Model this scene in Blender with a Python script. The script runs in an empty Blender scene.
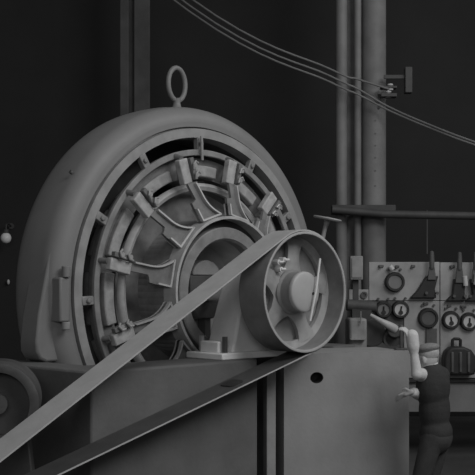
import bpy, bmesh, math, random
from mathutils import Vector, Matrix, Quaternion
random.seed(7)
scene = bpy.context.scene
COL = scene.collection
PI = math.pi
D2R = PI / 180.0
# ------------------------------------------------------------------ measures
EYE = 2.2                      # camera height above the floor
F, HORIZON = 1000.0, 287.0     # lens in pixels of a 475 px frame, eye level in the photograph
PHI = 46.1 * D2R               # the machine's shaft points to the right of the viewer
CX, CY = -0.31, 9.25           # centre of the generator
AX = EYE - 0.042               # shaft height
TOP = EYE - 0.608              # top of plinth and pier


def at(px, py, depth):
    return Vector(((px - 237.5) / F * depth, depth, EYE + (HORIZON - py) / F * depth))


def world(lx, t, z=0.0):       # generator frame -> world
    c, s = math.cos(PHI), math.sin(PHI)
    return Vector((CX + c * lx + s * t, CY + s * lx - c * t, z))


# ------------------------------------------------------------------ materials
def mat(name, v, rough=0.6, metal=0.0, amt=0.25, scale=3.0, bump=0.0, bscale=40.0, spec=0.3):
    m = bpy.data.materials.new(name)
    m.use_nodes = True
    nt = m.node_tree
    b = nt.nodes['Principled BSDF']
    b.inputs['Roughness'].default_value = rough
    b.inputs['Metallic'].default_value = metal
    b.inputs['Specular IOR Level'].default_value = spec
    tc = nt.nodes.new('ShaderNodeTexCoord')
    n = nt.nodes.new('ShaderNodeTexNoise')
    n.inputs['Scale'].default_value = scale
    n.inputs['Detail'].default_value = 6.0
    n.inputs['Roughness'].default_value = 0.6
    nt.links.new(tc.outputs['Object'], n.inputs['Vector'])
    r = nt.nodes.new('ShaderNodeValToRGB')
    lo, hi = v * (1 - amt), min(1.0, v * (1 + amt))
    r.color_ramp.elements[0].position = 0.3
    r.color_ramp.elements[1].position = 0.7
    r.color_ramp.elements[0].color = (lo, lo, lo, 1)
    r.color_ramp.elements[1].color = (hi, hi, hi, 1)
    nt.links.new(n.outputs['Fac'], r.inputs['Fac'])
    nt.links.new(r.outputs['Color'], b.inputs['Base Color'])
    if bump:
        n2 = nt.nodes.new('ShaderNodeTexNoise')
        n2.inputs['Scale'].default_value = bscale
        n2.inputs['Detail'].default_value = 4.0
        nt.links.new(tc.outputs['Object'], n2.inputs['Vector'])
        bp = nt.nodes.new('ShaderNodeBump')
        bp.inputs['Strength'].default_value = bump
        bp.inputs['Distance'].default_value = 0.02
        nt.links.new(n2.outputs['Fac'], bp.inputs['Height'])
        nt.links.new(bp.outputs['Normal'], b.inputs['Normal'])
    return m


M = {
    'paint': mat('grey machine paint', 0.182, 0.5, 0, 0.08, 2.5, 0.03, 30),
    'bezel': mat('bright machined iron', 0.255, 0.45, 0.0, 0.18, 6),
    'cast': mat('cast iron', 0.26, 0.55, 0, 0.2, 5, 0.1, 30),
    'castdark': mat('dark cast iron', 0.07, 0.6, 0, 0.3, 5, 0.1, 30),
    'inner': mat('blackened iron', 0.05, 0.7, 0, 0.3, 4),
    'ring': mat('brushed ring iron', 0.21, 0.5, 0, 0.25, 7),
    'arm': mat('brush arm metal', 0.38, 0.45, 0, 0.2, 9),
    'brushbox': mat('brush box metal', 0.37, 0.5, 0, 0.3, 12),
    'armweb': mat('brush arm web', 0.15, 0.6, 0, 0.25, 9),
    'coil': mat('varnished coil', 0.28, 0.6, 0, 0.3, 10, 0.1, 60),
    'pedestal': mat('pedestal grey paint', 0.68, 0.55, 0, 0.1, 4, 0.05, 30),
    'bore': mat('bore iron', 0.42, 0.7, 0, 0.2, 4),
    'copper': mat('commutator copper', 0.2, 0.45, 0.0, 0.25, 8),
    'screw': mat('screw steel', 0.34, 0.4, 0.2, 0.1, 9),
    'steel': mat('polished steel', 0.62, 0.35, 0.0, 0.08, 8),
    'pulley': mat('pulley iron', 0.3, 0.5, 0, 0.22, 6, 0.05, 30),
    'rim': mat('pulley rim iron', 0.2, 0.5, 0, 0.2, 6),
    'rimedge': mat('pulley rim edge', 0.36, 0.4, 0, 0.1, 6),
    'hub': mat('polished hub', 0.37, 0.45, 0, 0.06, 8),
    'belt': mat('leather belt', 0.38, 0.65, 0, 0.10, 5, 0.05, 60),
    'beltin': mat('shade toned belt face', 0.06, 0.5, 0, 0.15, 5),  # shade of the lower belt run is put into this colour
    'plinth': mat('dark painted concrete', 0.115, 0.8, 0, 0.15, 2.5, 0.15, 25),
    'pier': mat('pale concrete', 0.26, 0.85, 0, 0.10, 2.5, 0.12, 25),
    'floor': mat('oily concrete floor', 0.06, 0.8, 0, 0.3, 1.2, 0.1, 20),
    'wall': mat('sooty wall', 0.028, 0.9, 0, 0.15, 0.5, 0.1, 8),
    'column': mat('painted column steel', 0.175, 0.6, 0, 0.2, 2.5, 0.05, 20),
    'columndark': mat('darker column steel', 0.14, 0.7, 0, 0.25, 2.5),  # darker tone for the web, base plate and small rivets
    'faintcol': mat('old dark steel', 0.07, 0.7, 0, 0.25, 2.5),
    'rail': mat('dark pipe', 0.06, 0.6, 0, 0.2, 4),
    'wire': mat('cable sheath', 0.16, 0.6, 0, 0.15, 4),
    'marble': mat('switchboard marble', 0.31, 0.5, 0, 0.22, 3.5),
    'black': mat('black ebonite', 0.028, 0.5, 0, 0.3, 6),
    'grip': mat('worn dark handle', 0.09, 0.5, 0, 0.3, 6),
    'dial': mat('dial face', 0.46, 0.6, 0, 0.05, 6),
    'dialgrey': mat('dim dial face', 0.18, 0.6, 0, 0.1, 6),
    'skin': mat('skin', 0.46, 0.6, 0, 0.08, 12),
    'shirt': mat('white shirt cloth', 0.52, 0.9, 0, 0.08, 8, 0.2, 40),
    'coat': mat('dark waistcoat cloth', 0.035, 0.95, 0, 0.2, 8, 0.2, 60),
    'trousers': mat('dark trouser cloth', 0.05, 0.95, 0, 0.2, 8, 0.2, 60),
    'cap': mat('grey tweed cap', 0.20, 0.95, 0, 0.2, 60, 0.2, 120),
    'hair': mat('hair', 0.36, 0.8, 0, 0.2, 30),
    'shoe': mat('black shoe leather', 0.02, 0.5, 0, 0.1, 9),
    'globe': mat('white glass globe', 0.75, 0.3, 0, 0.02, 5),
    'porcelain': mat('porcelain', 0.5, 0.3, 0, 0.05, 5),
}


# ------------------------------------------------------------------ mesh builder
class MB:
    def __init__(s):
        s.v, s.f = [], []

    def add(s, verts, faces):
        o = len(s.v)
        s.v += [tuple(p) for p in verts]
        s.f += [tuple(i + o for i in f) for f in faces]
        return s

    def box(s, c, size, rot=None):
        hx, hy, hz = size[0] / 2, size[1] / 2, size[2] / 2
        vs = [Vector((x, y, z)) for x in (-hx, hx) for y in (-hy, hy) for z in (-hz, hz)]
        c = Vector(c)
        vs = [c + (rot @ p if rot else p) for p in vs]
        return s.add(vs, [(0, 1, 3, 2), (4, 6, 7, 5), (0, 4, 5, 1), (2, 3, 7, 6), (0, 2, 6, 4), (1, 5, 7, 3)])

    def cyl(s, p0, p1, r0, r1=None, n=24, cap=True):
        r1 = r0 if r1 is None else r1
        p0, p1 = Vector(p0), Vector(p1)
        d = (p1 - p0).normalized()
        u = d.orthogonal().normalized()
        w = d.cross(u)
        vs = []
        for p, r in ((p0, r0), (p1, r1)):
            for i in range(n):
                a = 2 * PI * i / n
                vs.append(p + (u * math.cos(a) + w * math.sin(a)) * r)
        fs = [(i, (i + 1) % n, n + (i + 1) % n, n + i) for i in range(n)]
        if cap:
            fs += [tuple(reversed(range(n))), tuple(range(n, 2 * n))]
        return s.add(vs, fs)

    def tube(s, pts, r, n=12, closed=False):
        pts = [Vector(p) for p in pts]
        m = len(pts)
        rs = r if isinstance(r, (list, tuple)) else [r] * m
        tang = []
        for i in range(m):
            a = pts[(i - 1) % m] if (closed or i > 0) else pts[i]
            b = pts[(i + 1) % m] if (closed or i < m - 1) else pts[i]
            tang.append((b - a).normalized())
        u = tang[0].orthogonal().normalized()
        vs = []
        for i in range(m):
            u = (u - tang[i] * u.dot(tang[i])).normalized()
            w = tang[i].cross(u)
            for k in range(n):
                a = 2 * PI * k / n
                vs.append(pts[i] + (u * math.cos(a) + w * math.sin(a)) * rs[i])
        fs = []
        for i in range(m if closed else m - 1):
            j = (i + 1) % m
            for k in range(n):
                l = (k + 1) % n
                fs.append((i * n + k, i * n + l, j * n + l, j * n + k))
        if not closed:
            fs += [tuple(reversed(range(n))), tuple(range((m - 1) * n, m * n))]
        return s.add(vs, fs)

    def lathe(s, prof, n=96, a0=0.0, a1=2 * PI, centre=(0, 0, 0), axis='Y', closed=True, rfun=None):
        """prof: closed loop of (t, r); turned about the -Y axis (t forward = -y) or about Z (t = z)."""
        full = abs(a1 - a0 - 2 * PI) < 1e-6
        m = n if full else n + 1
        c = Vector(centre)
        vs = []
        k = len(prof)
        for i in range(m):
            a = a0 + (a1 - a0) * i / n
            for t, r in prof:
                if rfun:
                    r = rfun(i, t, r)
                if axis == 'Y':
                    vs.append(c + Vector((r * math.cos(a), -t, r * math.sin(a))))
                else:
                    vs.append(c + Vector((r * math.cos(a), r * math.sin(a), t)))
        fs = []
        segs = k if closed else k - 1
        for i in range(n):
            j = (i + 1) % m
            for q in range(segs):
                p = (q + 1) % k
                fs.append((i * k + q, j * k + q, j * k + p, i * k + p))
        if not full and closed:
            fs += [tuple(range(k)), tuple(reversed(range((m - 1) * k, m * k)))]
        return s.add(vs, fs)

    def prism(s, poly, f0, f1):
        """poly: 2-D outline; f0(p), f1(p): map each outline point to the two end positions."""
        n = len(poly)
        vs = [Vector(f0(p)) for p in poly] + [Vector(f1(p)) for p in poly]
        fs = [tuple(range(n)), tuple(reversed(range(n, 2 * n)))]
        fs += [(i, n + i, n + (i + 1) % n, (i + 1) % n) for i in range(n)]
        return s.add(vs, fs)

    def ell(s, c, r, rot=None, nu=20, nv=12):
        c = Vector(c)
        r = Vector((r, r, r)) if isinstance(r, (int, float)) else Vector(r)
        vs = []
        for j in range(1, nv):
            th = PI * j / nv
            for i in range(nu):
                a = 2 * PI * i / nu
                p = Vector((r.x * math.sin(th) * math.cos(a), r.y * math.sin(th) * math.sin(a), r.z * math.cos(th)))
                vs.append(c + (rot @ p if rot else p))
        top, bot = Vector((0, 0, r.z)), Vector((0, 0, -r.z))
        vs += [c + (rot @ top if rot else top), c + (rot @ bot if rot else bot)]
        fs = []
        for j in range(nv - 2):
            for i in range(nu):
                k = (i + 1) % nu
                fs.append((j * nu + i, (j + 1) * nu + i, (j + 1) * nu + k, j * nu + k))
        t, b = len(vs) - 2, len(vs) - 1
        for i in range(nu):
            k = (i + 1) % nu
            fs.append((t, i, k))
            fs.append((b, (nv - 2) * nu + k, (nv - 2) * nu + i))
        return s.add(vs, fs)

    def capsule(s, p0, p1, r0, r1, n=16):
        p0, p1 = Vector(p0), Vector(p1)
        s.cyl(p0, p1, r0, r1, n)
        s.ell(p0, r0, None, n, 10)
        s.ell(p1, r1, None, n, 10)
        return s

    def mesh(s, name):
        me = bpy.data.meshes.new(name)
        me.from_pydata(s.v, [], s.f)
        bm = bmesh.new()
        bm.from_mesh(me)
        bmesh.ops.recalc_face_normals(bm, faces=bm.faces[:])
        bm.to_mesh(me)
        bm.free()
        return me


def finish(me, sharp=35):
    for p in me.polygons:
        p.use_smooth = True
    me.set_sharp_from_angle(angle=sharp * D2R)


def obj(name, mb, m, parent=None, bevel=0.0, sharp=35, label=None):
    me = mb.mesh(name) if isinstance(mb, MB) else mb
    me.materials.clear()
    me.materials.append(M[m])
    o = bpy.data.objects.new(name, me)
    COL.objects.link(o)
    if bevel:
        bv = o.modifiers.new('bevel', 'BEVEL')
        bv.width = bevel
        bv.segments = 2
        bv.limit_method = 'ANGLE'
        bv.angle_limit = 40 * D2R
    finish(me, sharp)
    if parent:
        o.parent = parent
    if label:
        o['label'] = label
    return o


def thing(name, label, cat, loc=(0, 0, 0), rz=0.0, group=None):
    o = bpy.data.objects.new(name, None)
    o.empty_display_size = 0.1
    COL.objects.link(o)
    o.location = loc
    o.rotation_euler = (0, 0, rz)
    return tag(o, label, cat, group)


def tag(o, label, cat, group=None):
    o['label'] = label
    o['category'] = cat
    if group:
        o['group'] = group
    return o


def structure(o):
    o['kind'] = 'structure'
    return o


def remeshed(mb, voxel, smooth=6, name='body'):
    """one continuous skin over overlapping volumes"""
    me = mb.mesh(name)
    tmp = bpy.data.objects.new('tmp', me)
    COL.objects.link(tmp)
    r = tmp.modifiers.new('r', 'REMESH')
    r.mode = 'VOXEL'
    r.voxel_size = voxel
    sm = tmp.modifiers.new('s', 'SMOOTH')
    sm.factor = 0.5
    sm.iterations = smooth
    dg = bpy.context.evaluated_depsgraph_get()
    dg.update()
    out = bpy.data.meshes.new_from_object(tmp.evaluated_get(dg))
    bpy.data.objects.remove(tmp)
    out.name = name
    return out


# ------------------------------------------------------------------ the hall
fl = MB().box((0, 7.2, -0.05), (34, 20, 0.1))
structure(obj('floor', fl, 'floor'))
wb = MB().box((0, 17.1, 6.0), (34, 0.2, 12.0))
structure(obj('wall_back', wb, 'wall'))

# ------------------------------------------------------------------ plinth and pier
pl = MB()
# plan outlines in the machine frame (lx, t)
front = [(-2.0, 0.90), (-0.27, 0.90), (-0.27, 0.42), (-2.0, 0.42)]
side_l = [(-2.0, 0.42), (-1.67, 0.42), (-1.67, -1.1), (-2.0, -1.1)]
plan = [(-2.0, 0.90), (-0.24, 0.90), (-0.24, 0.40), (-1.67, 0.40), (-1.67, -1.1), (-2.0, -1.1)]


def up(z):
    return lambda p: world(p[0], p[1], z)


pl.prism(plan, up(0.0), up(TOP))
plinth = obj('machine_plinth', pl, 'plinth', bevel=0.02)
tag(plinth, 'low dark concrete machine base under the big generator, left of the pale pier', 'machine base')

P1 = at(284, 354, 9.07)
P2 = at(409, 351, 9.5)
dirp = Vector((P2.x - P1.x, P2.y - P1.y, 0)).normalized()
nrm = Vector((-dirp.y, dirp.x, 0))
LEN = (Vector((P2.x, P2.y, 0)) - Vector((P1.x, P1.y, 0))).length
pier_root = thing('concrete_pier', 'pale concrete pier with a round hole, below and right of the belt pulley', 'pier',
                  (P1.x, P1.y, 0), math.atan2(dirp.y, dirp.x))
# block front face with a round pocket: ring of quads around the hole
hx, hz = 0.325, TOP - 0.225
hr, hrz = 0.066, 0.052
bm = MB()
nseg = 48
outer, inner, deep = [], [], []
for i in range(nseg):
    a = 2 * PI * i / nseg
    c, s_ = math.cos(a), math.sin(a)
    k = min(0.16 / max(abs(c), 1e-6), 0.16 / max(abs(s_), 1e-6))
    outer.append((hx + c * k, 0, hz + s_ * k))
    inner.append((hx + c * hr, 0, hz + s_ * hrz))
    deep.append((hx + c * hr, 0.35, hz + s_ * hrz))
vs = outer + inner + deep
fs = [(i, (i + 1) % nseg, nseg + (i + 1) % nseg, nseg + i) for i in range(nseg)]
fs += [(nseg + i, nseg + (i + 1) % nseg, 2 * nseg + (i + 1) % nseg, 2 * nseg + i) for i in range(nseg)]
fs += [tuple(range(2 * nseg, 3 * nseg))]
bm.add(vs, fs)
x0, x1, z0, z1 = hx - 0.16, hx + 0.16, hz - 0.16, hz + 0.16
DP = 0.70
grid = [(0, 0), (x0, 0), (x1, 0), (LEN, 0), (0, z0), (x0, z0), (x1, z0), (LEN, z0),
        (0, z1), (x0, z1), (x1, z1), (LEN, z1), (0, TOP), (x0, TOP), (x1, TOP), (LEN, TOP)]
bm.add([(x, 0, z) for x, z in grid],
       [(0, 1, 5, 4), (1, 2, 6, 5), (2, 3, 7, 6), (4, 5, 9, 8), (6, 7, 11, 10), (8, 9, 13, 12), (9, 10, 14, 13),
        (10, 11, 15, 14)])
bm.add([(0, 0, 0), (LEN, 0, 0), (LEN, DP, 0), (0, DP, 0), (0, 0, TOP), (LEN, 0, TOP), (LEN, DP, TOP), (0, DP, TOP)],
       [(0, 3, 7, 4), (1, 5, 6, 2), (3, 2, 6, 7), (4, 7, 6, 5), (0, 1, 2, 3)])
me = bm.mesh('block')
b2 = bmesh.new()
b2.from_mesh(me)
bmesh.ops.remove_doubles(b2, verts=b2.verts[:], dist=1e-4)
bmesh.ops.recalc_face_normals(b2, faces=b2.faces[:])
b2.to_mesh(me)
b2.free()
obj('block', me, 'pier', pier_root)
sl = MB()
vs, fs = [], []
for i in range(nseg):
    a = 2 * PI * i / nseg
    c, s_ = math.cos(a), math.sin(a)
    for k, y in ((1.0, 0.004), (1.0, 0.34), (0.93, 0.34), (0.93, 0.004)):
        vs.append((hx + c * hr * k, y, hz + s_ * hrz * k))
for i in range(nseg):
    j = (i + 1) % nseg
    for k in range(4):
        l = (k + 1) % 4
        fs.append((i * 4 + k, i * 4 + l, j * 4 + l, j * 4 + k))
obj('hole_shade_lining', sl.add(vs, fs).add([(hx + math.cos(2 * PI * i / nseg) * hr * 0.95, 0.12, hz + math.sin(2 * PI * i / nseg) * hrz * 0.95) for i in range(nseg)], [tuple(range(nseg))]), 'black', pier_root, label='black lining added to shade the hole')  # added black lining and disc put shade into the lit pocket
cope = MB().box((LEN / 2 + 0.03, DP / 2 + 0.02, TOP + 0.006), (LEN - 0.08, DP - 0.06, 0.012))

# upright in the slot between plinth and pier
gp = at(269.5, 380, 8.88)
post = MB().box((0, 0, 0.75), (0.085, 0.10, 1.5))
po = thing('support_post', 'narrow grey upright standing in the slot between dark base and pale pier', 'post',
           (gp.x, gp.y, 0), 0.3)
obj('shaft', post, 'cast', po, 0.006)
obj('foot_plate', MB().box((0, 0, 0.01), (0.088, 0.12, 0.02)), 'castdark', po)
obj('head_plate', MB().box((0, 0, 1.51), (0.088, 0.11, 0.02)), 'castdark', po)

# ------------------------------------------------------------------ generator
gen = thing('generator', 'huge round grey electric generator with open brush gear and lifting eye', 'generator',
            (CX, CY, 0), PHI)
A = (0, 0, AX)
# outer frame shell: (t, r) profile
prof = [(0.0, 1.515), (0.0, 1.56)]
for i in range(9):             # rounded front shoulder
    a = i / 8 * PI / 2
    prof.append((-0.15 + 0.15 * math.cos(a), 1.56 + 0.15 * math.sin(a)))
prof += [(-0.25, 1.722), (-0.36, 1.722)]
for i in range(9):
    a = i / 8 * PI / 2
    prof.append((-0.42 - 0.20 * math.sin(a), 1.52 + 0.20 * math.cos(a)))
prof += [(-0.62, 1.44), (-0.02, 1.44), (-0.03, 1.515)]
obj('frame', MB().lathe(prof, 160, centre=A), 'paint', gen, sharp=50)
obj('frame_rim', MB().lathe([(0.022, 1.497), (0.022, 1.415), (-0.10, 1.405), (-0.10, 1.439), (-0.025, 1.497)], 160,
                            centre=A), 'bezel', gen, label='bright machined rim around the open front')
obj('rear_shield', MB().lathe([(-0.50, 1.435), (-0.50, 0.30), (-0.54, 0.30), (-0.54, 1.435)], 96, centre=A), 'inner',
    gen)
# rocker ring and its lugs
obj('rocker_ring', MB().lathe([(0.04, 1.305), (0.04, 1.25), (0.0, 1.25), (0.0, 1.305)], 140, centre=A), 'ring', gen,
    0.006)


def rot_about_shaft(deg):
    return Matrix.Rotation(-deg * D2R, 4, 'Y')     # +deg turns counter-clockwise seen from the front (x to z)


def spin(o, deg):
    """place a part built at angle 0 (pointing along +x from the shaft) at the angle deg"""
    o.matrix_local = Matrix.Translation(A) @ rot_about_shaft(deg)


def radial_copy(src, deg, parent):
    o = src.copy()
    COL.objects.link(o)
    o.parent = parent
    spin(o, deg)
    for ch in src.children:
        c = ch.copy()
        COL.objects.link(c)
        c.parent = o
    return o


lug_m = MB().box((1.358, 0.0, 0), (0.125, 0.06, 0.075)).cyl((1.36, -0.03, 0), (1.36, -0.05, 0), 0.022, n=12)
lug = obj('rocker_lug', lug_m, 'ring', gen, 0.008)
spin(lug, 3)
for k in range(1, 12):
    radial_copy(lug, 3 + 30 * k, gen)
# field coils between the brush arms
coil_m = MB().lathe([(0.0, 1.165), (0.0, 1.06), (-0.30, 1.06), (-0.30, 1.165)], 14, -11.5 * D2R, 11.5 * D2R)
coil = obj('field_coil', coil_m, 'coil', gen, 0.012)
spin(coil, 3)
for k in range(1, 12):
    radial_copy(coil, 3 + 30 * k, gen)
obj('coil_ring', MB().lathe([(-0.06, 1.235), (-0.06, 1.05), (-0.14, 1.05), (-0.14, 1.235)], 120, centre=A), 'armweb', gen)
obj('armature_ring', MB().lathe([(0.0, 1.0), (0.02, 0.97), (0.0, 0.935), (-0.04, 0.935), (-0.04, 1.0)], 140, centre=A),
    'arm', gen, sharp=60)
# commutator with its bars
com = MB().lathe([(0.20, 0.655), (0.20, 0.665), (-0.42, 0.665), (-0.42, 0.60), (0.20, 0.60)], 288, centre=A,
                 rfun=lambda i, t, r: r - (0.0035 if (i % 4 == 0 and r > 0.64) else 0))
obj('commutator', com, 'copper', gen, sharp=20)
obj('commutator_end', MB().lathe([(0.0, 0.93), (0.0, 0.66), (-0.04, 0.66), (-0.04, 0.93)], 120, centre=A, ),
    'armweb', gen).location = (0, 0.16, 0)
obj('bearing_ring', MB().lathe([(0.355, 0.680), (0.355, 0.655), (0.20, 0.655), (0.20, 0.680)], 140,
                               centre=A), 'arm', gen)
obj('end_shield', MB().lathe([(0.300, 0.572), (0.292, 0.582), (0.20, 0.582), (0.18, 0.468), (0.275, 0.463), (0.300, 0.482)], 140, centre=A), 'ring', gen, sharp=30)
obj('bore', MB().lathe([(0.20, 0.475), (-0.45, 0.46), (-0.45, 0.50), (0.19, 0.53)], 96, centre=A), 'bore', gen)
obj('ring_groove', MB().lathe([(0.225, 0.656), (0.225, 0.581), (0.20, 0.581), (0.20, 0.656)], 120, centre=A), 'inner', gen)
obj('bore_fill_plate', MB().lathe([(-0.13, 0.49), (-0.13, 0.08), (-0.16, 0.08), (-0.16, 0.49)], 96, centre=A), 'bore', gen)  # added plate catching front light so the bore reads grey
# split cap of the inner bearing
cap = MB()
capo = []
for i in range(17):
    a = PI * i / 16
    capo.append((0.175 * math.cos(a), 0.15 + 0.14 * math.sin(a)))
cap.prism(capo, lambda p: (p[0], 0.15, AX + p[1]), lambda p: (p[0], -0.04, AX + p[1]))
obj('inner_bearing_cap', cap, 'bezel', gen, 0.012)
capl = MB()
capl.prism([(-0.2, 0.15), (0.2, 0.15), (0.2, -0.1), (0.1, -0.25), (-0.1, -0.25), (-0.2, -0.1)],
           lambda p: (p[0], 0.16, AX + p[1]), lambda p: (p[0], -0.03, AX + p[1]))
obj('inner_bearing_block', capl, 'castdark', gen, 0.012)
obj('stay', MB().box((0.05, 0.05, AX - 0.33), (0.07, 0.10, 0.30)), 'castdark', gen)

# brush arms: built pointing along +x, axial forward = -y, sideways = z
def arm_outline(n=8):
    pts = [(0.685, -0.135)]
    for i in range(n + 1):                       # the curved side that carries the brush clamp
        u = i / n
        pts.append((0.70 + 0.19 * u, -(0.046 + 0.089 * (1 - u) ** 2.4)))
    pts += [(1.02, -0.046), (1.02, 0.036)]
    for i in range(5):                           # the other side steps out to a stub at the foot
        u = i / 4
        pts.append((0.875 - 0.02 * math.sin(u * PI / 2), 0.036 + 0.062 * u))
    pts += [(0.80, 0.104), (0.685, 0.108)]
    return pts


def tf(r):        # the arms lean forward towards the shaft
    return 0.315 - (r - 0.685) * 0.40


ao = arm_outline()
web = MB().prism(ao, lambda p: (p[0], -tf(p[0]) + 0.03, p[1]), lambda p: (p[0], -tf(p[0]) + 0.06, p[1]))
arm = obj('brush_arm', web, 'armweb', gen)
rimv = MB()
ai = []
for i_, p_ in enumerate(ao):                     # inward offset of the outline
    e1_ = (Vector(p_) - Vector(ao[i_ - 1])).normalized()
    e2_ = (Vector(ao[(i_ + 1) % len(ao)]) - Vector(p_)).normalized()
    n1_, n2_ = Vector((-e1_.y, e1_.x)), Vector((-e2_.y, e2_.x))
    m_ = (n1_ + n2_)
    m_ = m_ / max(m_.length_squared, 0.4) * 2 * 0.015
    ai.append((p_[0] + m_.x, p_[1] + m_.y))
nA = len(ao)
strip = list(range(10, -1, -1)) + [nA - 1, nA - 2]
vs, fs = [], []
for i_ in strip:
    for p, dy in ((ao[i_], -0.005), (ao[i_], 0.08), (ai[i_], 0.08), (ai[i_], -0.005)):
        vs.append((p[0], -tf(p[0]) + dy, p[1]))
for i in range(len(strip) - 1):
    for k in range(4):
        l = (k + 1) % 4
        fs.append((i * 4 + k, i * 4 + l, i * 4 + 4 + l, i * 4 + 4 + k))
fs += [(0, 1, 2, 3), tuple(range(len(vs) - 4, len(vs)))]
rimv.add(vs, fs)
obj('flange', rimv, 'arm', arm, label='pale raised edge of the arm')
yb = -tf(1.13)
obj('brush_box', MB().box((1.13, yb + 0.02, 0.020), (0.225, 0.070, 0.105)), 'brushbox', arm, 0.010)
obj('brush_clamp', MB().box((1.135, yb - 0.015, -0.062), (0.20, 0.05, 0.045)), 'armweb', arm, 0.006)
for r in (1.075, 1.165):
    sc = MB().cyl((r, yb - 0.06, -0.072), (r, yb - 0.02, -0.072), 0.020, n=10)
    sc.tube([(r - 0.03, yb - 0.055, -0.045), (r + 0.012, yb - 0.06, -0.05), (r + 0.03, yb - 0.055, -0.085),
             (r + 0.008, yb - 0.05, -0.112)], 0.011, 8)
    obj('brush_spring', sc, 'screw', arm)
obj('link', MB().cyl((1.245, yb + 0.03, 0.0), (1.275, -0.03, 0.0), 0.025, 0.025, 12), 'armweb', arm)
spin(arm, 18)
for k in range(1, 12):
    radial_copy(arm, 18 + 30 * k, gen)

obj('index_pin', MB().cyl((-0.10, -0.07, AX + 1.42), (-0.09, -0.07, AX + 1.20), 0.014, n=10), 'bezel', gen)
# lifting eye
eye = MB()
ez = AX + 1.72 + 0.245
pts = []
for i in range(40):
    a = 2 * PI * i / 40
    pts.append((0.108 * math.cos(a) - 0.01, 0.36, ez + 0.155 * math.sin(a)))
eye.tube(pts, 0.024, 12, closed=True)
eye.lathe([(AX + 1.70, 0.0), (AX + 1.70, 0.075), (AX + 1.735, 0.07), (AX + 1.75, 0.042), (AX + 1.79, 0.034), (AX + 1.83, 0.04),
           (AX + 1.83, 0.0)], 24, centre=(-0.01, 0.36, 0), axis='Z', closed=False)
obj('lifting_eye', eye, 'paint', gen, sharp=60)

# feet on both flanks
for sgn in (-1, 1):
    ft = MB()
    zl = TOP
    prof2 = [(1.60, AX + 0.50), (1.665, AX + 0.32), (1.725, AX + 0.05), (1.775, AX - 0.18), (1.80, zl + 0.17), (1.795, zl + 0.09),
             (1.76, zl + 0.03), (1.70, zl), (1.50, zl), (1.46, AX - 0.3), (1.56, AX)]
    ft.prism(prof2, lambda p: (sgn * p[0], 0.31, p[1]), lambda p: (sgn * p[0], 0.07, p[1]))
    obj('foot', ft, 'paint', gen, 0.02)
# right hand support strip (behind the pier)
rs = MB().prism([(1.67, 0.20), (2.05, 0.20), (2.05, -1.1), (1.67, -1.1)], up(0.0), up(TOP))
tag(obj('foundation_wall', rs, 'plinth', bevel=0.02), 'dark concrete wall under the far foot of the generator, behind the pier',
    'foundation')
# clamp block on the left flank with its lug
cl = MB().box((-1.615, 0.02, AX - 0.06), (0.10, 0.16, 0.36))
clo = obj('clamp_block', cl, 'paint', gen, 0.015)
obj('clamp_bolt', MB().cyl((-1.60, -0.05, AX + 0.12), (-1.60, -0.05, AX + 0.21), 0.035, n=16), 'paint', clo, 0.005)
obj('clamp_bolt', MB().cyl((-1.60, -0.05, AX - 0.30), (-1.60, -0.05, AX - 0.24), 0.035, n=16), 'cast', clo, 0.005)
obj('frame_plug', MB().cyl((-1.42, 0.11, AX + 0.99), (-1.44, 0.11, AX + 1.0), 0.016, n=12), 'castdark', gen)

# ------------------------------------------------------------------ bearing pedestal
ped = thing('bearing_pedestal', 'tapered grey bearing pedestal standing on the base behind the belt', 'pedestal',
            tuple(world(0, 0.595, TOP)), PHI)
h = AX - TOP
pm = MB()
lv = [(0.0, 0.42, 0.175), (0.10, 0.37, 0.160), (0.28, 0.32, 0.155), (0.62, 0.20, 0.15), (0.74, 0.15, 0.15)]
vs, fs = [], []
for z, hw, hd in lv:
    vs += [(-hw, -hd, z + 0.05), (hw, -hd, z + 0.05), (hw, hd, z + 0.05), (-hw, hd, z + 0.05)]
for i in range(len(lv) - 1):
    for k in range(4):
        fs.append((i * 4 + k, i * 4 + (k + 1) % 4, i * 4 + 4 + (k + 1) % 4, i * 4 + 4 + k))
fs += [(0, 3, 2, 1), tuple(range(len(vs) - 4, len(vs)))]
obj('column', pm.add(vs, fs), 'pedestal', ped, 0.02)
obj('base_flange', MB().box((0.0, 0, 0.028), (1.16, 0.44, 0.056)), 'pedestal', ped, 0.01)
obj('base_step', MB().box((-0.46, 0.0, 0.10), (0.12, 0.22, 0.10)), 'pedestal', ped, 0.012)
for sx in (-0.47, 0.47):
    for sy in (-0.14, 0.14):
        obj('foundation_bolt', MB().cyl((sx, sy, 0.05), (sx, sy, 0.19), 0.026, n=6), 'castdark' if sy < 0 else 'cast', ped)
bc = MB().cyl((0, -0.19, h), (0, 0.19, h), 0.19, n=40)
obj('bearing_housing', bc, 'pedestal', ped, 0.02)
obj('cap_bolt', MB().cyl((-0.09, -0.05, h + 0.15), (-0.09, -0.05, h + 0.25), 0.028, n=6), 'castdark', ped)
obj('cap_bolt', MB().cyl((0.09, -0.05, h + 0.15), (0.09, -0.05, h + 0.25), 0.028, n=6), 'castdark', ped)
obj('oil_cup', MB().cyl((0, 0.06, h + 0.18), (0, 0.06, h + 0.27), 0.04, 0.05, n=16), 'cast', ped)

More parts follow.
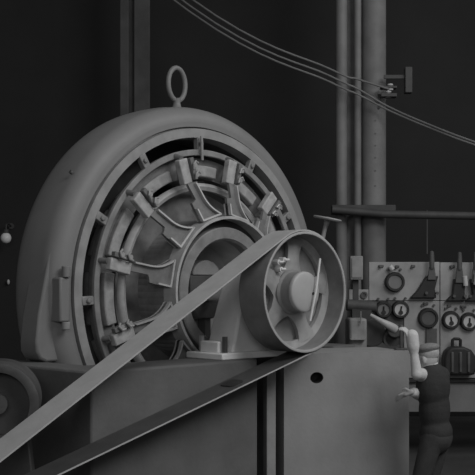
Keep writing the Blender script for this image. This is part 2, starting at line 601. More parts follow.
# ------------------------------------------------------------------ pulley on the shaft
RP = 0.507
PSI = PHI - 2.5 * D2R
pul = thing('belt_pulley', 'large spoked iron belt pulley with a bright round hub on the generator shaft', 'pulley',
              tuple(world(0, 1.1, AX) - Matrix.Rotation(PSI, 3, 'Z') @ Vector((0, -1.1, 0))), PSI)
obj('rim', MB().lathe([(1.232, RP), (0.95, RP), (0.95, RP - 0.022), (1.232, RP - 0.022)], 140), 'rim', pul)
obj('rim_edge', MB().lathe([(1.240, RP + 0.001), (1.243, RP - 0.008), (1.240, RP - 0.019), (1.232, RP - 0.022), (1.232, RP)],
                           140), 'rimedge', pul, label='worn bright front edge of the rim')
# web plate with oval openings, made as ring + spokes
obj('web_ring', MB().lathe([(1.06, RP - 0.02), (1.04, RP - 0.085), (1.0, RP - 0.085), (1.0, RP - 0.02)], 120), 'pulley', pul)
sp_m = MB()
vs, fs = [], []
ns = 10
for i in range(ns + 1):
    u = i / ns
    r = 0.15 + (RP - 0.10 - 0.15 + 0.05) * u
    w = 0.060 + 0.055 * (2 * u - 1) ** 2 + 0.02 * (1 - u)
    th = 0.03 + 0.02 * (1 - u)
    t0 = 1.035
    vs += [(r, -t0 - th * 0.4, -w), (r, -t0 - th, 0), (r, -t0 - th * 0.4, w), (r, -t0 + th, w * 0.8), (r, -t0 + th, -w * 0.8)]
for i in range(ns):
    for k in range(5):
        fs.append((i * 5 + k, i * 5 + (k + 1) % 5, i * 5 + 5 + (k + 1) % 5, i * 5 + 5 + k))
fs += [(0, 1, 2, 3, 4), tuple(range(ns * 5, ns * 5 + 5))]
sp_m.add(vs, fs)
spoke = obj('spoke', sp_m, 'pulley', pul, sharp=50)
spoke.matrix_local = rot_about_shaft(10)
for k in range(1, 5):
    o = spoke.copy()
    COL.objects.link(o)
    o.parent = pul
    o.matrix_local = rot_about_shaft(10 + 72 * k)
obj('back_plate', MB().lathe([(0.985, RP - 0.02), (0.985, 0.12), (0.965, 0.12), (0.965, RP - 0.02)], 96), 'cast', pul)
hub = obj('hub', MB().lathe([(0.93, 0.0), (0.93, 0.19), (1.08, 0.19), (1.10, 0.172), (1.195, 0.168), (1.195, 0.0)], 64, closed=False), 'rim', pul)
hc = [(1.19, 0.168), (1.205, 0.174), (1.225, 0.170)]
for i in range(1, 8):
    a = i / 7 * PI / 2
    hc.append((1.225 + 0.022 * math.sin(a), 0.170 * math.cos(a)))
obj('hub_cap', MB().lathe(hc, 64, closed=False), 'hub', hub, label='bright domed hub cap')
obj('centre_hole', MB().cyl((0.075, -1.238, -0.012), (0.075, -1.251, -0.012), 0.012, n=12), 'black', hub)
rod0, rod1 = Vector((0.145, -1.262, 0.283)), Vector((0.02, -1.262, -0.242))
obj('key_rod', MB().tube([rod0, rod0.lerp(rod1, 0.5) + Vector((0.0, -0.012, 0)), rod1], 0.0095, 10), 'steel', pul, label='thin bright rod across the hub')
for (x, z) in ((-0.20, 0.25), (-0.13, 0.27), (-0.17, 0.19)):
    obj('balance_bolt', MB().cyl((x, -1.05, z), (x, -1.115, z), 0.022, n=8).cyl((x, -1.115, z), (x + 0.03, -1.135, z), 0.012, n=8), 'steel', pul)
obj('shaft', MB().cyl((0, 0.13, AX), (0, -0.93, AX), 0.085, n=32), 'steel', gen)

# ------------------------------------------------------------------ drive belt and the small drive pulley it runs to
R1, R2, DIST = RP + 0.012, 0.082, 3.5
ups = 29.0 * D2R
half = math.asin((R1 - R2) / DIST)
alp = ups - half
cx2, cz2 = -DIST * math.cos(alp), -DIST * math.sin(alp)
path = []
# angles of the tangent points: normal of upper span is perpendicular to its direction
n_up = PI / 2 + ups
n_lo = -PI / 2 + (alp - half)
N = 60
a_start, a_end = n_up, n_lo            # around the big pulley, clockwise through angle 0
for i in range(N + 1):
    a = a_start + (a_end - a_start) * i / N
    path.append((R1 * math.cos(a), R1 * math.sin(a)))
lo0 = Vector(path[-1])
lo1 = Vector((cx2 + R2 * math.cos(n_lo), cz2 + R2 * math.sin(n_lo)))
for i in range(1, 16):
    path.append(tuple(lo0.lerp(lo1, i / 16)))
for i in range(25):
    a = n_lo + (n_up - 2 * PI - n_lo) * i / 24
    path.append((cx2 + R2 * math.cos(a), cz2 + R2 * math.sin(a)))
up0 = Vector(path[-1])
up1 = Vector(path[0])
for i in range(1, 24):
    path.append(tuple(up0.lerp(up1, i / 24)))
nP = len(path)
TH = 0.006
INNER = 2
vs, fs = [], []
for i in range(nP):
    a, b = Vector(path[i - 1]), Vector(path[(i + 1) % nP])
    d = (b - a).normalized()
    nn = Vector((-d.y, d.x))
    p = Vector(path[i])
    for q, y in ((nn * TH, -0.965), (nn * TH, -1.222), (-nn * TH, -1.222), (-nn * TH, -0.965)):
        vs.append((p.x + q.x, y, p.y + q.y))
for i in range(nP):
    j = (i + 1) % nP
    for k in range(4):
        l = (k + 1) % 4
        fs.append((i * 4 + k, i * 4 + l, j * 4 + l, j * 4 + k))
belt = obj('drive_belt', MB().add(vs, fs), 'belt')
belt.data.materials.append(M['beltin'])          # the polished side on the pulleys; dark colour also holds the lower run's shade
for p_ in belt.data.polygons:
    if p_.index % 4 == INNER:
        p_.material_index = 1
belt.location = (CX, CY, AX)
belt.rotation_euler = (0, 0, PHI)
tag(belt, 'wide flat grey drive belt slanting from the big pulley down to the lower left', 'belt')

lv_ = lo0.lerp(lo1, 0.262)
ld_ = (lo1 - lo0).normalized()
ln_ = Vector((-ld_.y, ld_.x))
if ln_.y < 0:
    ln_ = -ln_
dark_patch = MB()
dark_patch.prism([(-0.075, -0.05), (-0.05, -0.075), (0.05, -0.075), (0.075, -0.05), (0.075, 0.05), (0.05, 0.075), (-0.05, 0.075), (-0.075, 0.05)],
           lambda p: (lv_.x + ld_.x * p[0] + ln_.x * 0.004, -1.09 + p[1], lv_.y + ld_.y * p[0] + ln_.y * 0.004),
           lambda p: (lv_.x + ld_.x * p[0] + ln_.x * 0.014, -1.09 + p[1], lv_.y + ld_.y * p[0] + ln_.y * 0.014))
obj('belt_dark_patch', dark_patch, 'black', belt, label='black patch added as a dark spot on the lower run of the belt')  # made-up flat patch giving the lower run its dark spot
dp = thing('motor_pulley', 'small pulley on a floor stand at the lower end of the drive belt', 'pulley',
           tuple(world(cx2, 1.09, 0)), PHI)
zc = AX + cz2
obj('wheel', MB().cyl((0, -0.15, zc), (0, 0.15, zc), R2 - 0.008, n=40), 'rim', dp)
obj('shaft', MB().cyl((0, -0.2, zc), (0, 0.5, zc), 0.03, n=20), 'steel', dp)
obj('stand', MB().box((0, 0.36, (zc - 0.1) / 2 + 0.01), (0.22, 0.14, zc - 0.08)), 'cast', dp, 0.01)
obj('bearing_block', MB().box((0, 0.36, zc), (0.2, 0.16, 0.16)), 'cast', dp, 0.02)

# ------------------------------------------------------------------ round machine at the lower left edge
wc = at(-2, 403, 6.9)
wr = 0.283
mot = thing('round_machine', 'dark round machine end with a lighter rim, at the lower left corner', 'machine',
            (wc.x, wc.y, 0), 0.15)
obj('ring', MB().lathe([(0.12, wr), (0.13, wr - 0.02), (0.12, wr - 0.062), (-0.35, wr - 0.062), (-0.35, wr)], 96, centre=(0, 0, wc.z)),
    'castdark', mot, sharp=50)
obj('end_plate', MB().lathe([(0.02, wr - 0.065), (0.02, 0.0), (-0.3, 0.0), (-0.3, wr - 0.065)], 64, centre=(0, 0, wc.z), closed=False),
    'inner', mot)
obj('hub', MB().cyl((0, 0.0, wc.z), (0, -0.10, wc.z), 0.07, n=32), 'castdark', mot)
obj('stand', MB().prism([(-0.34, 0), (0.34, 0), (0.2, wc.z - 0.2), (-0.2, wc.z - 0.2)], lambda p: (p[0], -0.02, p[1]),
                        lambda p: (p[0], 0.28, p[1])), 'inner', mot, 0.01)

# ------------------------------------------------------------------ handwheel on its stem
hp = at(327.5, 218.5, 9.35)
foot = at(296, 356, 9.35)
hw = thing('handwheel', 'small round handwheel on a thin tilted stem, above the top of the belt pulley', 'handwheel',
           (foot.x, foot.y, TOP))
off = hp - Vector((foot.x, foot.y, TOP))
axd = Vector((-0.16, -0.02, -1)).normalized()
q = Vector((0, 0, 1)).rotation_difference(Vector((0.19, -0.06, 0.98)).normalized())
wheel = MB().lathe([(0.0, 0.0), (-0.006, 0.10), (-0.012, 0.128), (0.0, 0.136), (0.010, 0.128), (0.012, 0.05), (0.016, 0.0)], 48,
                   axis='Z', closed=False)
wo = obj('wheel', wheel, 'bezel', hw)
wo.matrix_local = Matrix.Translation(off) @ q.to_matrix().to_4x4()
s1 = off + Vector((-0.002, 0, -0.018))
obj('collar', MB().cyl(s1, s1 + Vector((-0.012, 0, -0.05)), 0.030, 0.022, 20), 'bezel', hw)
obj('stem', MB().cyl(s1 + Vector((-0.01, 0, -0.03)), (0, 0, 0.03), 0.020, n=16), 'bezel', hw)
obj('stem_base', MB().cyl((0, 0, 0), (0, 0, 0.06), 0.06, 0.04, 20), 'castdark', hw)

# ------------------------------------------------------------------ columns, rail, wires
def column_x(px, d):
    return (px - 237.5) / F * d


CD = 14.2
c0 = column_x(362, CD)
colm = thing('steel_column', 'tall pale built-up steel column behind the handwheel and switchboard', 'column', (c0, CD, 0))
HT = 9.0


def loc_x(px):
    return column_x(px, CD) - c0


def plate(name, pa, pb, y0, y1, m, bev=0.008, parent=None, zt=HT, z0=0.0):
    xa, xb = loc_x(pa), loc_x(pb)
    return obj(name, MB().box(((xa + xb) / 2, (y0 + y1) / 2, (z0 + zt) / 2), (xb - xa, y1 - y0, zt - z0)), m, parent or colm, bev)


def vpipe(name, px, r, y, m, zt=HT, z0=0.0):
    x = loc_x(px)
    return obj(name, MB().cyl((x, y, z0), (x, y, zt), r, n=28), m, colm)


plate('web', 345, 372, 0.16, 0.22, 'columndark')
vpipe('pipe', 341.8, 0.082, 0.06, 'column', HT, 0.0)
vpipe('pipe', 357.8, 0.052, 0.02, 'column', HT, 0.0)
vpipe('pipe', 374.6, 0.178, 0.12, 'column')
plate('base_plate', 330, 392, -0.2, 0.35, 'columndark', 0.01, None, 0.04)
for i, py in enumerate((96.5, 108.3, 121, 134, 146, 158, 171, 186)):
    p = at(378.5 + 0.4 * (i > 1) - 4 * (i > 1), py, CD)
    rr = 0.022 if i < 2 else 0.010
    obj('rivet', MB().cyl((p.x - c0, -0.03, p.z), (p.x - c0, -0.070, p.z), rr, n=12), 'black' if i < 2 else 'columndark', colm)

cf = column_x(135, 15.6)
fc = thing('steel_column', 'faint dark steel column standing behind the top of the generator', 'column', (cf, 15.6, 0))
for pa, pb in ((120, 129), (134, 150)):
    xa, xb = column_x(pa, 15.6) - cf, column_x(pb, 15.6) - cf
    obj('flange', MB().box(((xa + xb) / 2, 0, HT / 2), (xb - xa, 0.08, HT)), 'faintcol', fc, 0.015)
obj('web', MB().box((0, 0.06, HT / 2), (0.3, 0.05, HT)), 'inner', fc)

# rail across, carried by the column and a far post
ra = at(332, 209.5, 13.95)
rb = at(560, 217.5, 13.95)
rail = thing('pipe_rail', 'dark horizontal pipe running above the switchboard to the column', 'pipe', (ra.x, ra.y, ra.z))
rv = rb - ra
obj('pipe', MB().tube([(0, 0, 0), rv * 0.23 + Vector((0, 0, -0.04)), rv], 0.055, 16), 'rail', rail)
obj('bracket', MB().box((loc_x(362) + c0 - ra.x, 0.10, 0.0), (0.9, 0.10, 0.14)), 'rail', rail, 0.01)
e1 = at(548, 217, 13.95)
obj('end_post', MB().cyl((e1.x - ra.x, 0, -ra.z), (e1.x - ra.x, 0, 0.0), 0.06, n=16), 'rail', rail)
hr_ = at(427, 219, 13.95)
obj('drop_rod', MB().cyl((hr_.x - ra.x, 0, -0.01), (hr_.x - ra.x, 0, -0.62), 0.011, n=10), 'faintcol', rail)

# cables passing in front of the column
bra = thing('insulator_bracket', 'iron bracket with white insulators near the top of the pale column', 'bracket', (c0, CD - 0.07, 0))
for (px, py) in ((390.5, 88), (388.5, 95)):
    p = at(px, py, CD - 0.25)
    obj('insulator', MB().lathe([(0.0, 0.0), (0.0, 0.04), (0.03, 0.05), (0.04, 0.03), (0.06, 0.03), (0.07, 0.045), (0.09, 0.035), (0.09, 0)],
                                20, centre=(p.x - c0, -0.16, p.z - 0.03), axis='Z', closed=False), 'porcelain', bra)
pa_ = at(385, 93, CD - 0.1)
obj('arm', MB().box((pa_.x - c0 + 0.03, -0.14, pa_.z - 0.06), (0.22, 0.15, 0.05)).box((pa_.x - c0 + 0.03, -0.14, pa_.z + 0.05), (0.22, 0.15, 0.03)),
    'rail', bra, 0.005)
jb = at(406, 83, CD)
obj('junction_box', MB().box((jb.x - c0, -0.10, jb.z), (0.10, 0.14, 0.36)), 'faintcol', bra, 0.01)
obj('strut', MB().box(((jb.x - c0 + pa_.x - c0) / 2, -0.10, jb.z + 0.05), (jb.x - pa_.x + 0.05, 0.04, 0.05)), 'rail', bra)


def cable(pts, label, r=0.014):
    P = [at(px, py, d) for px, py, d in pts]
    # Catmull-Rom through the points
    out = []
    for i in range(len(P) - 1):
        p0, p1, p2, p3 = P[max(i - 1, 0)], P[i], P[i + 1], P[min(i + 2, len(P) - 1)]
        for k in range(8):
            t = k / 8
            out.append(0.5 * ((2 * p1) + (p2 - p0) * t + (2 * p0 - 5 * p1 + 4 * p2 - p3) * t * t + (3 * p1 - p0 - 3 * p2 + p3) * t ** 3))
    out.append(P[-1])
    o = bpy.data.objects.new('cable', None)
    me_o = obj('overhead_cable', MB().tube([q_ - P[0] for q_ in out], r, 8), 'wire')
    bpy.data.objects.remove(o)
    me_o.location = P[0]
    return tag(me_o, label, 'cable', 'cables passing the pale column')


cable([(-60, -190, 16.98), (190, 12, 14.2), (330, 82, 13.95), (357, 94, 13.95), (388, 110, 13.9), (425, 126, 13.6), (475, 145, 13.2), (560, 172, 13.4), (760, 215, 16.98)],
      'lower of the two parallel cables sagging from the column to the right')
cable([(-60, -198, 16.98), (190, 6, 14.2), (330, 76, 13.95), (357, 88.5, 13.95), (388, 106.5, 13.9), (425, 123, 13.6), (475, 142, 13.2), (560, 168, 13.4), (760, 210, 16.98)],
      'upper of the two parallel cables sagging from the column to the right')
cable([(-60, -208, 16.98), (190, -2, 14.2), (330, 69, 13.95), (357, 79, 13.95), (388.5, 89, 13.90)],
      'short cable crossing the column top and ending at the white insulators')

# ------------------------------------------------------------------ lamps at the far left
for (px, py, r, lab, cat) in ((6, 238, 0.088, 'larger pale glass globe on the dark back wall at the left edge', 'lamp'),):
    p = at(px, py, 16.6)
    lp = thing('wall_lamp', lab, cat, (p.x, 17.0, p.z))
    obj('globe', MB().ell((0, -0.4, 0), (r, r, r * 1.05)), 'globe', lp)
    obj('fitter', MB().cyl((0, -0.4, r * 0.9), (0, -0.4, r * 0.9 + 0.06), 0.045, n=20), 'rail', lp)
    obj('arm', MB().tube([(0, 0, 0.22), (0, -0.25, 0.25), (0, -0.38, 0.22), (0, -0.4, 0.14)], 0.012, 10), 'rail', lp)
    obj('wall_plate', MB().cyl((0, 0, 0.22), (0, -0.02, 0.22), 0.05, n=24), 'rail', lp)
p = at(8, 282, 16.9)
kn = thing('wall_insulator', 'tiny pale porcelain knob on the dark wall below the globe lamp', 'knob', (p.x, 17.0, p.z))
obj('knob', MB().ell((0, -0.07, 0), (0.025, 0.03, 0.045)), 'porcelain', kn)
obj('screw', MB().cyl((0, 0, 0), (0, -0.08, 0), 0.012, n=10), 'rail', kn)

# ------------------------------------------------------------------ switchboard
SD = 13.0
sw0 = at(430, 300, SD)
sb = thing('switchboard', 'long pale marble switchboard with meters and knife switches at the right', 'switchboard', (sw0.x, SD, 0))


def sx(px, d=SD):
    return (px - 237.5) / F * d - sw0.x


def sz(py, d=SD):
    return EYE + (HORIZON - py) / F * d


def slab(pa, pb, ya, yb, name='slab', m='marble', y0=0.0, th=0.05):
    return obj(name, MB().box(((sx(pa) + sx(pb)) / 2, y0 + th / 2, (sz(ya) + sz(yb)) / 2), (sx(pb) - sx(pa), th, sz(ya) - sz(yb))), m, sb, 0.006)


slab(369, 439.6, 262, 300.5)
slab(440.2, 520, 262.4, 300.5)
slab(520.6, 600, 262.8, 300.5)
slab(404, 439.6, 301, 378)
slab(440.2, 520, 301, 378)
slab(520.6, 600, 301, 378)
slab(349, 368.6, 289.5, 300.5)
slab(369, 403.5, 301, 378, m='castdark')
for px in (376, 440, 520, 596):
    obj('upright', MB().box((sx(px), 0.09, sz(263) / 2), (0.06, 0.06, sz(263))), 'rail', sb)
obj('bottom_rail', MB().box((sx(490), 0.0, sz(380.5)), (sx(600) - sx(404), 0.10, 0.045)), 'black', sb, 0.006)
slab(404, 600, 382.5, 412, 'lower_panel', 'dialgrey')


def meter(px, py, rpx, face, needle=None, bez='black', knob=False):
    x, z, r = sx(px), sz(py), rpx / F * SD
    c = (x, 0, z)
    mt = obj('meter', MB().lathe([(0.0, 0.0), (0.0, r * 1.06), (0.05, r * 1.02), (0.085, r * 0.93), (0.085, r * 0.74), (0.06, r * 0.70), (0.06, 0.0)], 40, centre=c, closed=False),
             bez, sb)
    obj('dial', MB().lathe([(0.062, 0.0), (0.062, r * 0.72), (0.058, r * 0.72)], 36, centre=c, closed=False), face, mt)
    if needle is not None:
        a = needle * D2R
        d = Vector((math.cos(a), 0, math.sin(a)))
        base = Vector((x, -0.068, z - r * 0.12))
        obj('needle', MB().tube([base - d * r * 0.2, base + d * r * 0.52], 0.011, 8), 'black', mt)
        obj('pivot', MB().cyl(base + Vector((0, 0.01, -r * 0.22)), base + Vector((0, -0.012, -r * 0.22)), 0.028, n=14), 'black', mt)
    for dx in (-0.6, 0.6):
        obj('terminal', MB().cyl((x + dx * r, 0, z + r * 1.3), (x + dx * r, -0.035, z + r * 1.3), 0.016, n=10), 'grip', mt)
    return mt


meter(394.5, 282, 9.6, 'dialgrey', None, 'black')
meter(383, 309.5, 8.2, 'dialgrey', 90)
meter(400, 309.5, 8.6, 'dial', 80)
meter(427.8, 318, 9.8, 'grip', None)
meter(450.5, 320, 8.8, 'dial', 100)
meter(468.5, 321.5, 8.8, 'dial', 88)
meter(489, 322, 8.8, 'dial', 95)
# slab lettering plates / small studs
for (px, py, w) in ((381, 266, 5), (397, 266.5, 4), (413, 266, 4), (425.5, 303.5, 5), (449, 305.5, 4), (463, 306.5, 6), (452, 266.5, 5)):
    obj('stud_plate', MB().box((sx(px), -0.015, sz(py)), (w / F * SD, 0.03, 0.030)).cyl((sx(px - 1), -0.03, sz(py) - 0.01), (sx(px - 1), -0.05, sz(py) - 0.01), 0.016, n=10),
        'grip', sb, 0.004)
obj('socket', MB().lathe([(0, 0), (0, 0.045), (0.03, 0.045), (0.03, 0.025), (0.01, 0.025), (0.01, 0)], 24, centre=(sx(364), 0, sz(295)), closed=False), 'grip', sb)


def knife_switch(px, ytop, wl, wr_, ybase):
    x = sx(px)
    base = MB()
    bl, br = sx(px - wl), sx(px + wr_)
    base.prism([(bl, sz(ybase)), (br, sz(ybase)), (br - 0.02, sz(ybase - 9)), (x + 0.09, sz(ybase - 22)), (x - 0.06, sz(ybase - 22)), (bl + 0.09, sz(ybase - 7))],
               lambda p: (p[0], 0.0, p[1]), lambda p: (p[0], -0.10, p[1]))
    ks = obj('knife_switch', base, 'black', sb, 0.012)
    obj('blade', MB().prism([(x - 0.055, sz(ybase - 18)), (x + 0.055, sz(ybase - 18)), (x + 0.035, sz(ytop + 16)), (x - 0.035, sz(ytop + 16))],
                            lambda p: (p[0], -0.10, p[1]), lambda p: (p[0], -0.13, p[1])), 'grip', ks, 0.006)
    obj('handle', MB().lathe([(sz(ytop + 18), 0.0), (sz(ytop + 18), 0.030), (sz(ytop + 11), 0.034), (sz(ytop + 4), 0.030), (sz(ytop + 1), 0.026), (sz(ytop), 0.0)], 20,
                             centre=(x, -0.12, 0), axis='Z', closed=False), 'grip', ks)
    for dx in (-0.05, 0.05):
        obj('contact', MB().cyl((x + dx * 1.4, -0.10, sz(ybase - 5)), (x + dx * 1.4, -0.14, sz(ybase - 5)), 0.02, n=12), 'grip', ks)
    return ks


knife_switch(430, 251, 21, 5, 298)
knife_switch(457.5, 252, 13, 7, 301)
knife_switch(473.5, 252, 9, 10, 301)
knife_switch(500, 252, 12, 10, 301)
obj('porcelain_fuse', MB().cyl((sx(462.5), -0.13, sz(276)), (sx(463.5), -0.13, sz(286)), 0.032, n=16), 'porcelain', sb, 0.004)
obj('porcelain_fuse', MB().cyl((sx(474.5), -0.16, sz(274)), (sx(473.5), -0.16, sz(285)), 0.042, n=16), 'porcelain', sb, 0.004)
obj('porcelain_fuse', MB().cyl((sx(389), -0.06, sz(266)), (sx(392), -0.06, sz(270)), 0.035, n=16), 'porcelain', sb, 0.004)
# black circuit breaker with loop handle
cb = MB()
outl = [(444, 374), (471, 374), (474, 366), (473, 356), (468, 349), (461, 346), (449, 346), (443, 350), (441, 358), (441, 368)]
cb.prism([(sx(a), sz(b)) for a, b in outl], lambda p: (p[0], 0.0, p[1]), lambda p: (p[0], -0.20, p[1]))
cbo = obj('circuit_breaker', cb, 'black', sb, 0.03)
obj('loop_handle', MB().tube([(sx(450.5), -0.1, sz(348)), (sx(450.5), -0.12, sz(339.5)), (sx(452), -0.12, sz(338.4)), (sx(457), -0.12, sz(338.4)), (sx(458.5), -0.12, sz(339.5)), (sx(458.5), -0.1, sz(348))],
                            0.020, 10), 'black', cbo)
for px in (449, 457, 465):
    obj('rib', MB().box((sx(px), -0.205, sz(361)), (0.035, 0.04, 0.26)), 'grip', cbo, 0.01)
obj('side_plate', MB().box((sx(431), -0.02, sz(336)), (0.14, 0.04, 0.20)), 'grip', sb, 0.006)

# grey box left of the switchboard, on a stand
gb = at(356, 268, 12.6)
gx = thing('relay_box', 'grey wall-type box on a post between pulley and switchboard', 'box', (gb.x, gb.y, 0))
obj('case', MB().box((0, 0, gb.z), (0.16, 0.14, 0.30)), 'cast', gx, 0.01)
obj('lid', MB().box((0, -0.075, gb.z), (0.125, 0.02, 0.25)), 'cast', gx, 0.006)
obj('post', MB().box((0, 0.04, (gb.z - 0.15) / 2), (0.07, 0.05, gb.z - 0.15)), 'rail', gx)

# small dark motor set behind the pier
mg = at(368, 330, 11.3)
ms = thing('motor_set', 'small dark motor set with pale lever, behind the pale pier', 'motor', (mg.x, mg.y, 0))


def mxp(px, py, dy=0.0):
    p = at(px, py, 11.3)
    return Vector((p.x - mg.x, dy, p.z))


zb = mxp(368, 352).z
obj('bed', MB().box((0.0, 0.15, zb / 2), (0.62, 0.75, zb)), 'castdark', ms, 0.01)
obj('casing', MB().box((mxp(357, 0).x, 0.1, mxp(0, 335).z), (0.20, 0.45, mxp(0, 318).z - zb)), 'cast', ms, 0.03)
obj('yoke', MB().cyl(mxp(348, 305, 0.15), mxp(378, 307, 0.15), 0.065, n=24), 'castdark', ms, 0.01)
obj('yoke_support', MB().box((mxp(363, 0).x, 0.16, (mxp(0, 305).z + zb) / 2), (0.22, 0.12, mxp(0, 305).z - zb)), 'inner', ms)
obj('armature_drum', MB().cyl(mxp(372, 333, -0.02), mxp(372, 333, 0.3), 0.155, n=36), 'inner', ms, 0.01)
obj('fly_ring', MB().lathe([(0.0, 0.115), (0.03, 0.115), (0.03, 0.085), (0.0, 0.085)], 40, centre=tuple(mxp(393, 339, -0.02))), 'castdark', ms)
obj('fly_disc', MB().cyl(mxp(393, 339, -0.02), mxp(393, 339, 0.25), 0.095, n=36), 'inner', ms)
obj('tray', MB().box(tuple(mxp(356, 338.5, -0.15)), (0.17, 0.10, 0.012)), 'bezel', ms)
obj('lever', MB().tube([mxp(369, 314.5, -0.12), mxp(378, 320, -0.14), mxp(389, 326, -0.14), mxp(394, 329, -0.12)], [0.018, 0.03, 0.048, 0.05], 14), 'arm', ms,
    label='pale slanting lever')
obj('lever_boss', MB().cyl(mxp(393, 330, -0.14), mxp(394, 331, 0.12), 0.08, n=24), 'castdark', ms, 0.01)
obj('spindle', MB().cyl(mxp(359, 323, -0.16), mxp(359, 311, -0.16), 0.008, n=8), 'bezel', ms)

# control lever the man reaches for
lv_b = at(401, 350, 9.65)
ctl = thing('control_lever', 'dark upright control lever on the pier edge by the reaching hand', 'lever', (lv_b.x, lv_b.y, TOP))
tip = at(401, 327, 9.65)
obj('rod', MB().cyl((0, 0, 0), (tip.x - lv_b.x, 0, tip.z - TOP), 0.014, n=12), 'castdark', ctl)
obj('knob', MB().ell((tip.x - lv_b.x, 0, tip.z - TOP), 0.026), 'castdark', ctl)
obj('quadrant', MB().box((0, 0, 0.01), (0.12, 0.08, 0.02)), 'castdark', ctl, 0.004)

# ------------------------------------------------------------------ the man
MD = 9.0
mo = at(431, 366, MD)
ox, oy = mo.x, mo.y


def J(px, py, dy=0.0):         # body point seen at (px, py), dy metres behind the body's mid plane
    p = at(px, py, MD + dy)
    return Vector((p.x - ox, p.y - oy, p.z))


neck = J(430.5, 368)
head = J(427, 358.5)
chest = J(433, 387)
pelvis = J(436, 432)
shL = J(425.5, 376, 0.02)      # near (left) shoulder
shR = J(440, 376, 0.16)
elL = J(416.8, 374, -0.22)
wrL = J(412.6, 341, -0.20)
elR = J(424, 397, 0.10)
wrR = J(411.5, 391.5, -0.14)
hipL, hipR = J(433, 436, -0.07), J(440, 436, 0.09)
knL, knR = Vector((-0.10, -0.06, 0.50)), Vector((0.02, 0.10, 0.49))
anL, anR = Vector((-0.02, -0.06, 0.09)), Vector((0.14, 0.12, 0.09))
fw = Vector((-0.87, 0.50, 0))   # the way he faces: left and away
sd = Vector((-0.50, -0.87, 0))  # his left


def body_volumes(mb):
    R = Matrix.Rotation(math.atan2(fw.y, fw.x), 3, 'Z')
    tilt = R @ Matrix.Rotation(10 * D2R, 3, 'Y')
    # head
    mb.ell(head + Vector((0, 0, 0.015)), (0.098, 0.078, 0.115), tilt)
    mb.ell(head + fw * 0.035 + Vector((0, 0, -0.055)), (0.062, 0.055, 0.065), tilt)          # jaw
    mb.ell(head + fw * 0.095 + Vector((0, 0, -0.02)), (0.024, 0.014, 0.022), tilt)           # nose
    mb.ell(head + fw * 0.083 + Vector((0, 0, -0.055)), (0.016, 0.026, 0.010), tilt)          # mouth
    mb.ell(head + fw * 0.082 + Vector((0, 0, 0.022)), (0.016, 0.05, 0.012), tilt)            # brow
    for s_ in (-1, 1):
        mb.ell(head + sd * 0.080 * s_ + Vector((0, 0, -0.012)), (0.020, 0.012, 0.034), tilt)  # ears
    mb.capsule(neck + Vector((0, 0, -0.06)), head - fw * 0.02 + Vector((0, 0, -0.04)), 0.062, 0.056)
    # trunk
    mb.ell(chest, (0.135, 0.185, 0.22), R)
    mb.ell((chest + pelvis) / 2, (0.115, 0.155, 0.22), R)
    mb.ell(pelvis, (0.125, 0.165, 0.16), R)
    mb.capsule(shL, neck + Vector((0, 0, -0.07)), 0.07, 0.06)
    mb.capsule(shR, neck + Vector((0, 0, -0.07)), 0.07, 0.06)
    # arms
    for s_, e_, w_ in ((shL, elL, wrL), (shR, elR, wrR)):
        mb.capsule(s_, e_, 0.058, 0.045)
        mb.capsule(e_, w_, 0.044, 0.028)
    # legs
    for h_, k_, a_ in ((hipL, knL, anL), (hipR, knR, anR)):
        mb.capsule(h_, k_, 0.085, 0.058)
        mb.capsule(k_, a_, 0.056, 0.038)
        mb.ell(a_ + fw * 0.07 + Vector((0, 0, -0.045)), (0.13, 0.045, 0.04), R)


def hand_volumes(mb, wr, d, side, curl):
    """palm, four unequal fingers and a thumb; d = direction of the hand, side = towards the thumb, curl = palm side"""
    d, side, curl = d.normalized(), side.normalized(), curl.normalized()
    palm = wr + d * 0.055
    rot = Matrix((d, side, curl)).transposed()
    mb.ell(palm, (0.058, 0.044, 0.019), rot)
    mb.capsule(wr, palm, 0.027, 0.024, 12)
    for i, (o, ln) in enumerate(((0.031, 0.070), (0.011, 0.080), (-0.010, 0.074), (-0.030, 0.058))):
        k0 = palm + d * 0.042 + side * o
        k1 = k0 + (d * 0.90 + curl * 0.30 + side * o * 2).normalized() * ln * 0.5
        k2 = k1 + (d * 0.55 + curl * 0.80).normalized() * ln * 0.32
        k3 = k2 + (d * 0.10 + curl * 0.95).normalized() * ln * 0.26
        mb.capsule(k0, k1, 0.0105, 0.0098, 10)
        mb.capsule(k1, k2, 0.0098, 0.009, 10)
        mb.capsule(k2, k3, 0.009, 0.0078, 10)
    t0 = wr + d * 0.03 + side * 0.030
    t1 = t0 + (d * 0.6 + side * 0.75 + curl * 0.25).normalized() * 0.042
    t2 = t1 + (d * 0.85 + side * 0.15 + curl * 0.5).normalized() * 0.032
    mb.capsule(t0, t1, 0.0135, 0.0115, 10)
    mb.capsule(t1, t2, 0.0115, 0.009, 10)


bmv = MB()
body_volumes(bmv)
hdL = Vector((-0.52, 0.05, 0.85))
hand_volumes(bmv, wrL, hdL, Vector((0.5, 0.8, 0.2)), Vector((-0.75, 0.3, -0.3)))
hand_volumes(bmv, wrR, Vector((-0.75, 0.1, -0.35)), Vector((0.1, -0.6, 0.75)), Vector((0.1, 0.7, -0.3)))
person = obj('person', remeshed(bmv, 0.0075, 4, 'person'), 'skin', sharp=80)
person.location = (ox, oy, 0)
tag(person, 'person in flat cap and dark waistcoat raising a white sleeved arm beside the pier', 'person')
Rf = Matrix.Rotation(math.atan2(fw.y, fw.x), 3, 'Z')
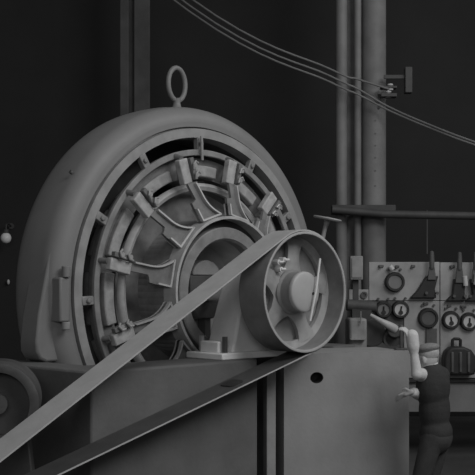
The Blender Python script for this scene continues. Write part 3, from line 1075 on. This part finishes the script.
# white shirt: sleeves and collar
sh = MB()
for s_, e_, w_ in ((shL, elL, wrL), (shR, elR, wrR)):
    sh.capsule(s_, e_, 0.070, 0.054)
sh.capsule(elL, elL.lerp(wrL, 0.6), 0.050, 0.037)
sh.capsule(elL.lerp(wrL, 0.6), elL.lerp(wrL, 0.84), 0.037, 0.056)
sh.capsule(elL.lerp(wrL, 0.84), elL.lerp(wrL, 1.16), 0.056, 0.058)
sh.capsule(elR, elR.lerp(wrR, 0.86), 0.058, 0.046)
sh.ell(chest + Vector((0, 0, 0.02)), (0.135, 0.18, 0.16), Rf)
sh.capsule(neck + Vector((0, 0, -0.07)), neck + Vector((0, 0, 0.02)), 0.078, 0.072)
obj('shirt', remeshed(sh, 0.010, 5, 'shirt'), 'shirt', person, sharp=80, label='white shirt with full sleeves')
# dark waistcoat over the trunk
co = MB()
co.ell(chest, (0.150, 0.195, 0.225), Rf)
co.ell((chest + pelvis) / 2, (0.138, 0.172, 0.25), Rf)
co.ell(pelvis, (0.146, 0.182, 0.15), Rf)
co.capsule(shR + Vector((0, 0, -0.03)), neck + Vector((0.02, 0.02, -0.055)), 0.090, 0.080)
co.capsule(shL + Vector((0.03, 0.03, 0.0)), neck + Vector((0.02, 0, -0.07)), 0.088, 0.088)
co.capsule(shR, shR.lerp(elR, 0.95), 0.094, 0.076)
obj('waistcoat', remeshed(co, 0.011, 6, 'waistcoat'), 'coat', person, sharp=80, label='dark waistcoat')
tr = MB()
tr.ell(pelvis + Vector((0, 0, -0.04)), (0.145, 0.182, 0.16), Rf)
for h_, k_, a_ in ((hipL, knL, anL), (hipR, knR, anR)):
    tr.capsule(h_, k_, 0.105, 0.082)
    tr.capsule(k_, a_ + Vector((0, 0, 0.02)), 0.082, 0.070)
obj('trousers', remeshed(tr, 0.012, 5, 'trousers'), 'trousers', person, sharp=80)
for a_ in (anL, anR):
    s_ = MB()
    s_.ell(a_ + fw * 0.07 + Vector((0, 0, -0.043)), (0.145, 0.055, 0.045), Rf)
    s_.ell(a_ + Vector((0, 0, -0.02)), (0.06, 0.052, 0.06), Rf)
    obj('shoe', remeshed(s_, 0.010, 3, 'shoe'), 'shoe', person, sharp=80)
obj('cuff', MB().cyl(J(426.5, 389, -0.14), J(431, 390, -0.14), 0.012, n=12), 'shirt', person)
# hair at the back of the head, then the cap
tl = Rf @ Matrix.Rotation(10 * D2R, 3, 'Y')
ha = MB()
ha.ell(head - fw * 0.010 + Vector((0, 0, 0.045)), (0.102, 0.084, 0.085), tl)
obj('hair', remeshed(ha, 0.010, 2, 'hair'), 'hair', person, sharp=80)
cp = MB()
cc = head + Vector((0.0, 0, 0.082))
cp.ell(cc + Vector((0, 0, 0.012)), (0.118, 0.104, 0.045), tl)
cp.ell(cc + Vector((0, 0, -0.008)), (0.106, 0.092, 0.036), tl)
cp.ell(cc + fw * 0.115 + Vector((0, 0, -0.030)), (0.055, 0.075, 0.012), tl)
obj('flat_cap', remeshed(cp, 0.009, 4, 'flat_cap'), 'cap', person, sharp=80)
for s_ in (-1, 1):
    e_ = head + fw * 0.088 + sd * 0.032 * s_ + Vector((0, 0, 0.003))
    obj('eye', MB().ell(e_, 0.012), 'porcelain', person)

# ------------------------------------------------------------------ light
def area(name, loc, target, size, power, sy=None):
    l = bpy.data.lights.new(name, 'AREA')
    l.shape = 'RECTANGLE'
    l.size = size
    l.size_y = sy or size
    l.energy = power
    o = bpy.data.objects.new(name, l)
    COL.objects.link(o)
    o.location = loc
    o.rotation_euler = (Vector(target) - Vector(loc)).to_track_quat('-Z', 'Y').to_euler()
    return o


area('skylight', (5.5, 3.0, 8.0), (0.3, 9.2, 1.8), 5.0, 470, 4.0)
area('window_light', (-1.0, -4.0, 5.0), (0.5, 10.0, 1.8), 5.0, 205, 3.0)
area('side_fill', (6.5, 9.0, 8.5), (0.5, 10.0, 2.5), 4.0, 150, 3.0)  # unseen fill lamp, placed to brighten the generator's right flank

w = bpy.data.worlds.new('World')
scene.world = w
w.use_nodes = True
w.node_tree.nodes['Background'].inputs[0].default_value = (0.8, 0.8, 0.8, 1)
w.node_tree.nodes['Background'].inputs[1].default_value = 0.11

# ------------------------------------------------------------------ camera
cam = bpy.data.cameras.new('Camera')
cam.sensor_width = 36.0
cam.sensor_fit = 'HORIZONTAL'
cam.lens = 36.0 * F / 475.0
cam.shift_y = (HORIZON - 237.5) / 475.0
cam.clip_end = 100
co_ = bpy.data.objects.new('Camera', cam)
COL.objects.link(co_)
co_.location = (0, 0, EYE)
co_.rotation_euler = (PI / 2, 0, 0)
scene.camera = co_

vs_ = scene.view_settings
vs_.view_transform = 'Standard'
vs_.look = 'None'
vs_.exposure = 0.0
vs_.gamma = 1.0
vs_.use_curve_mapping = False
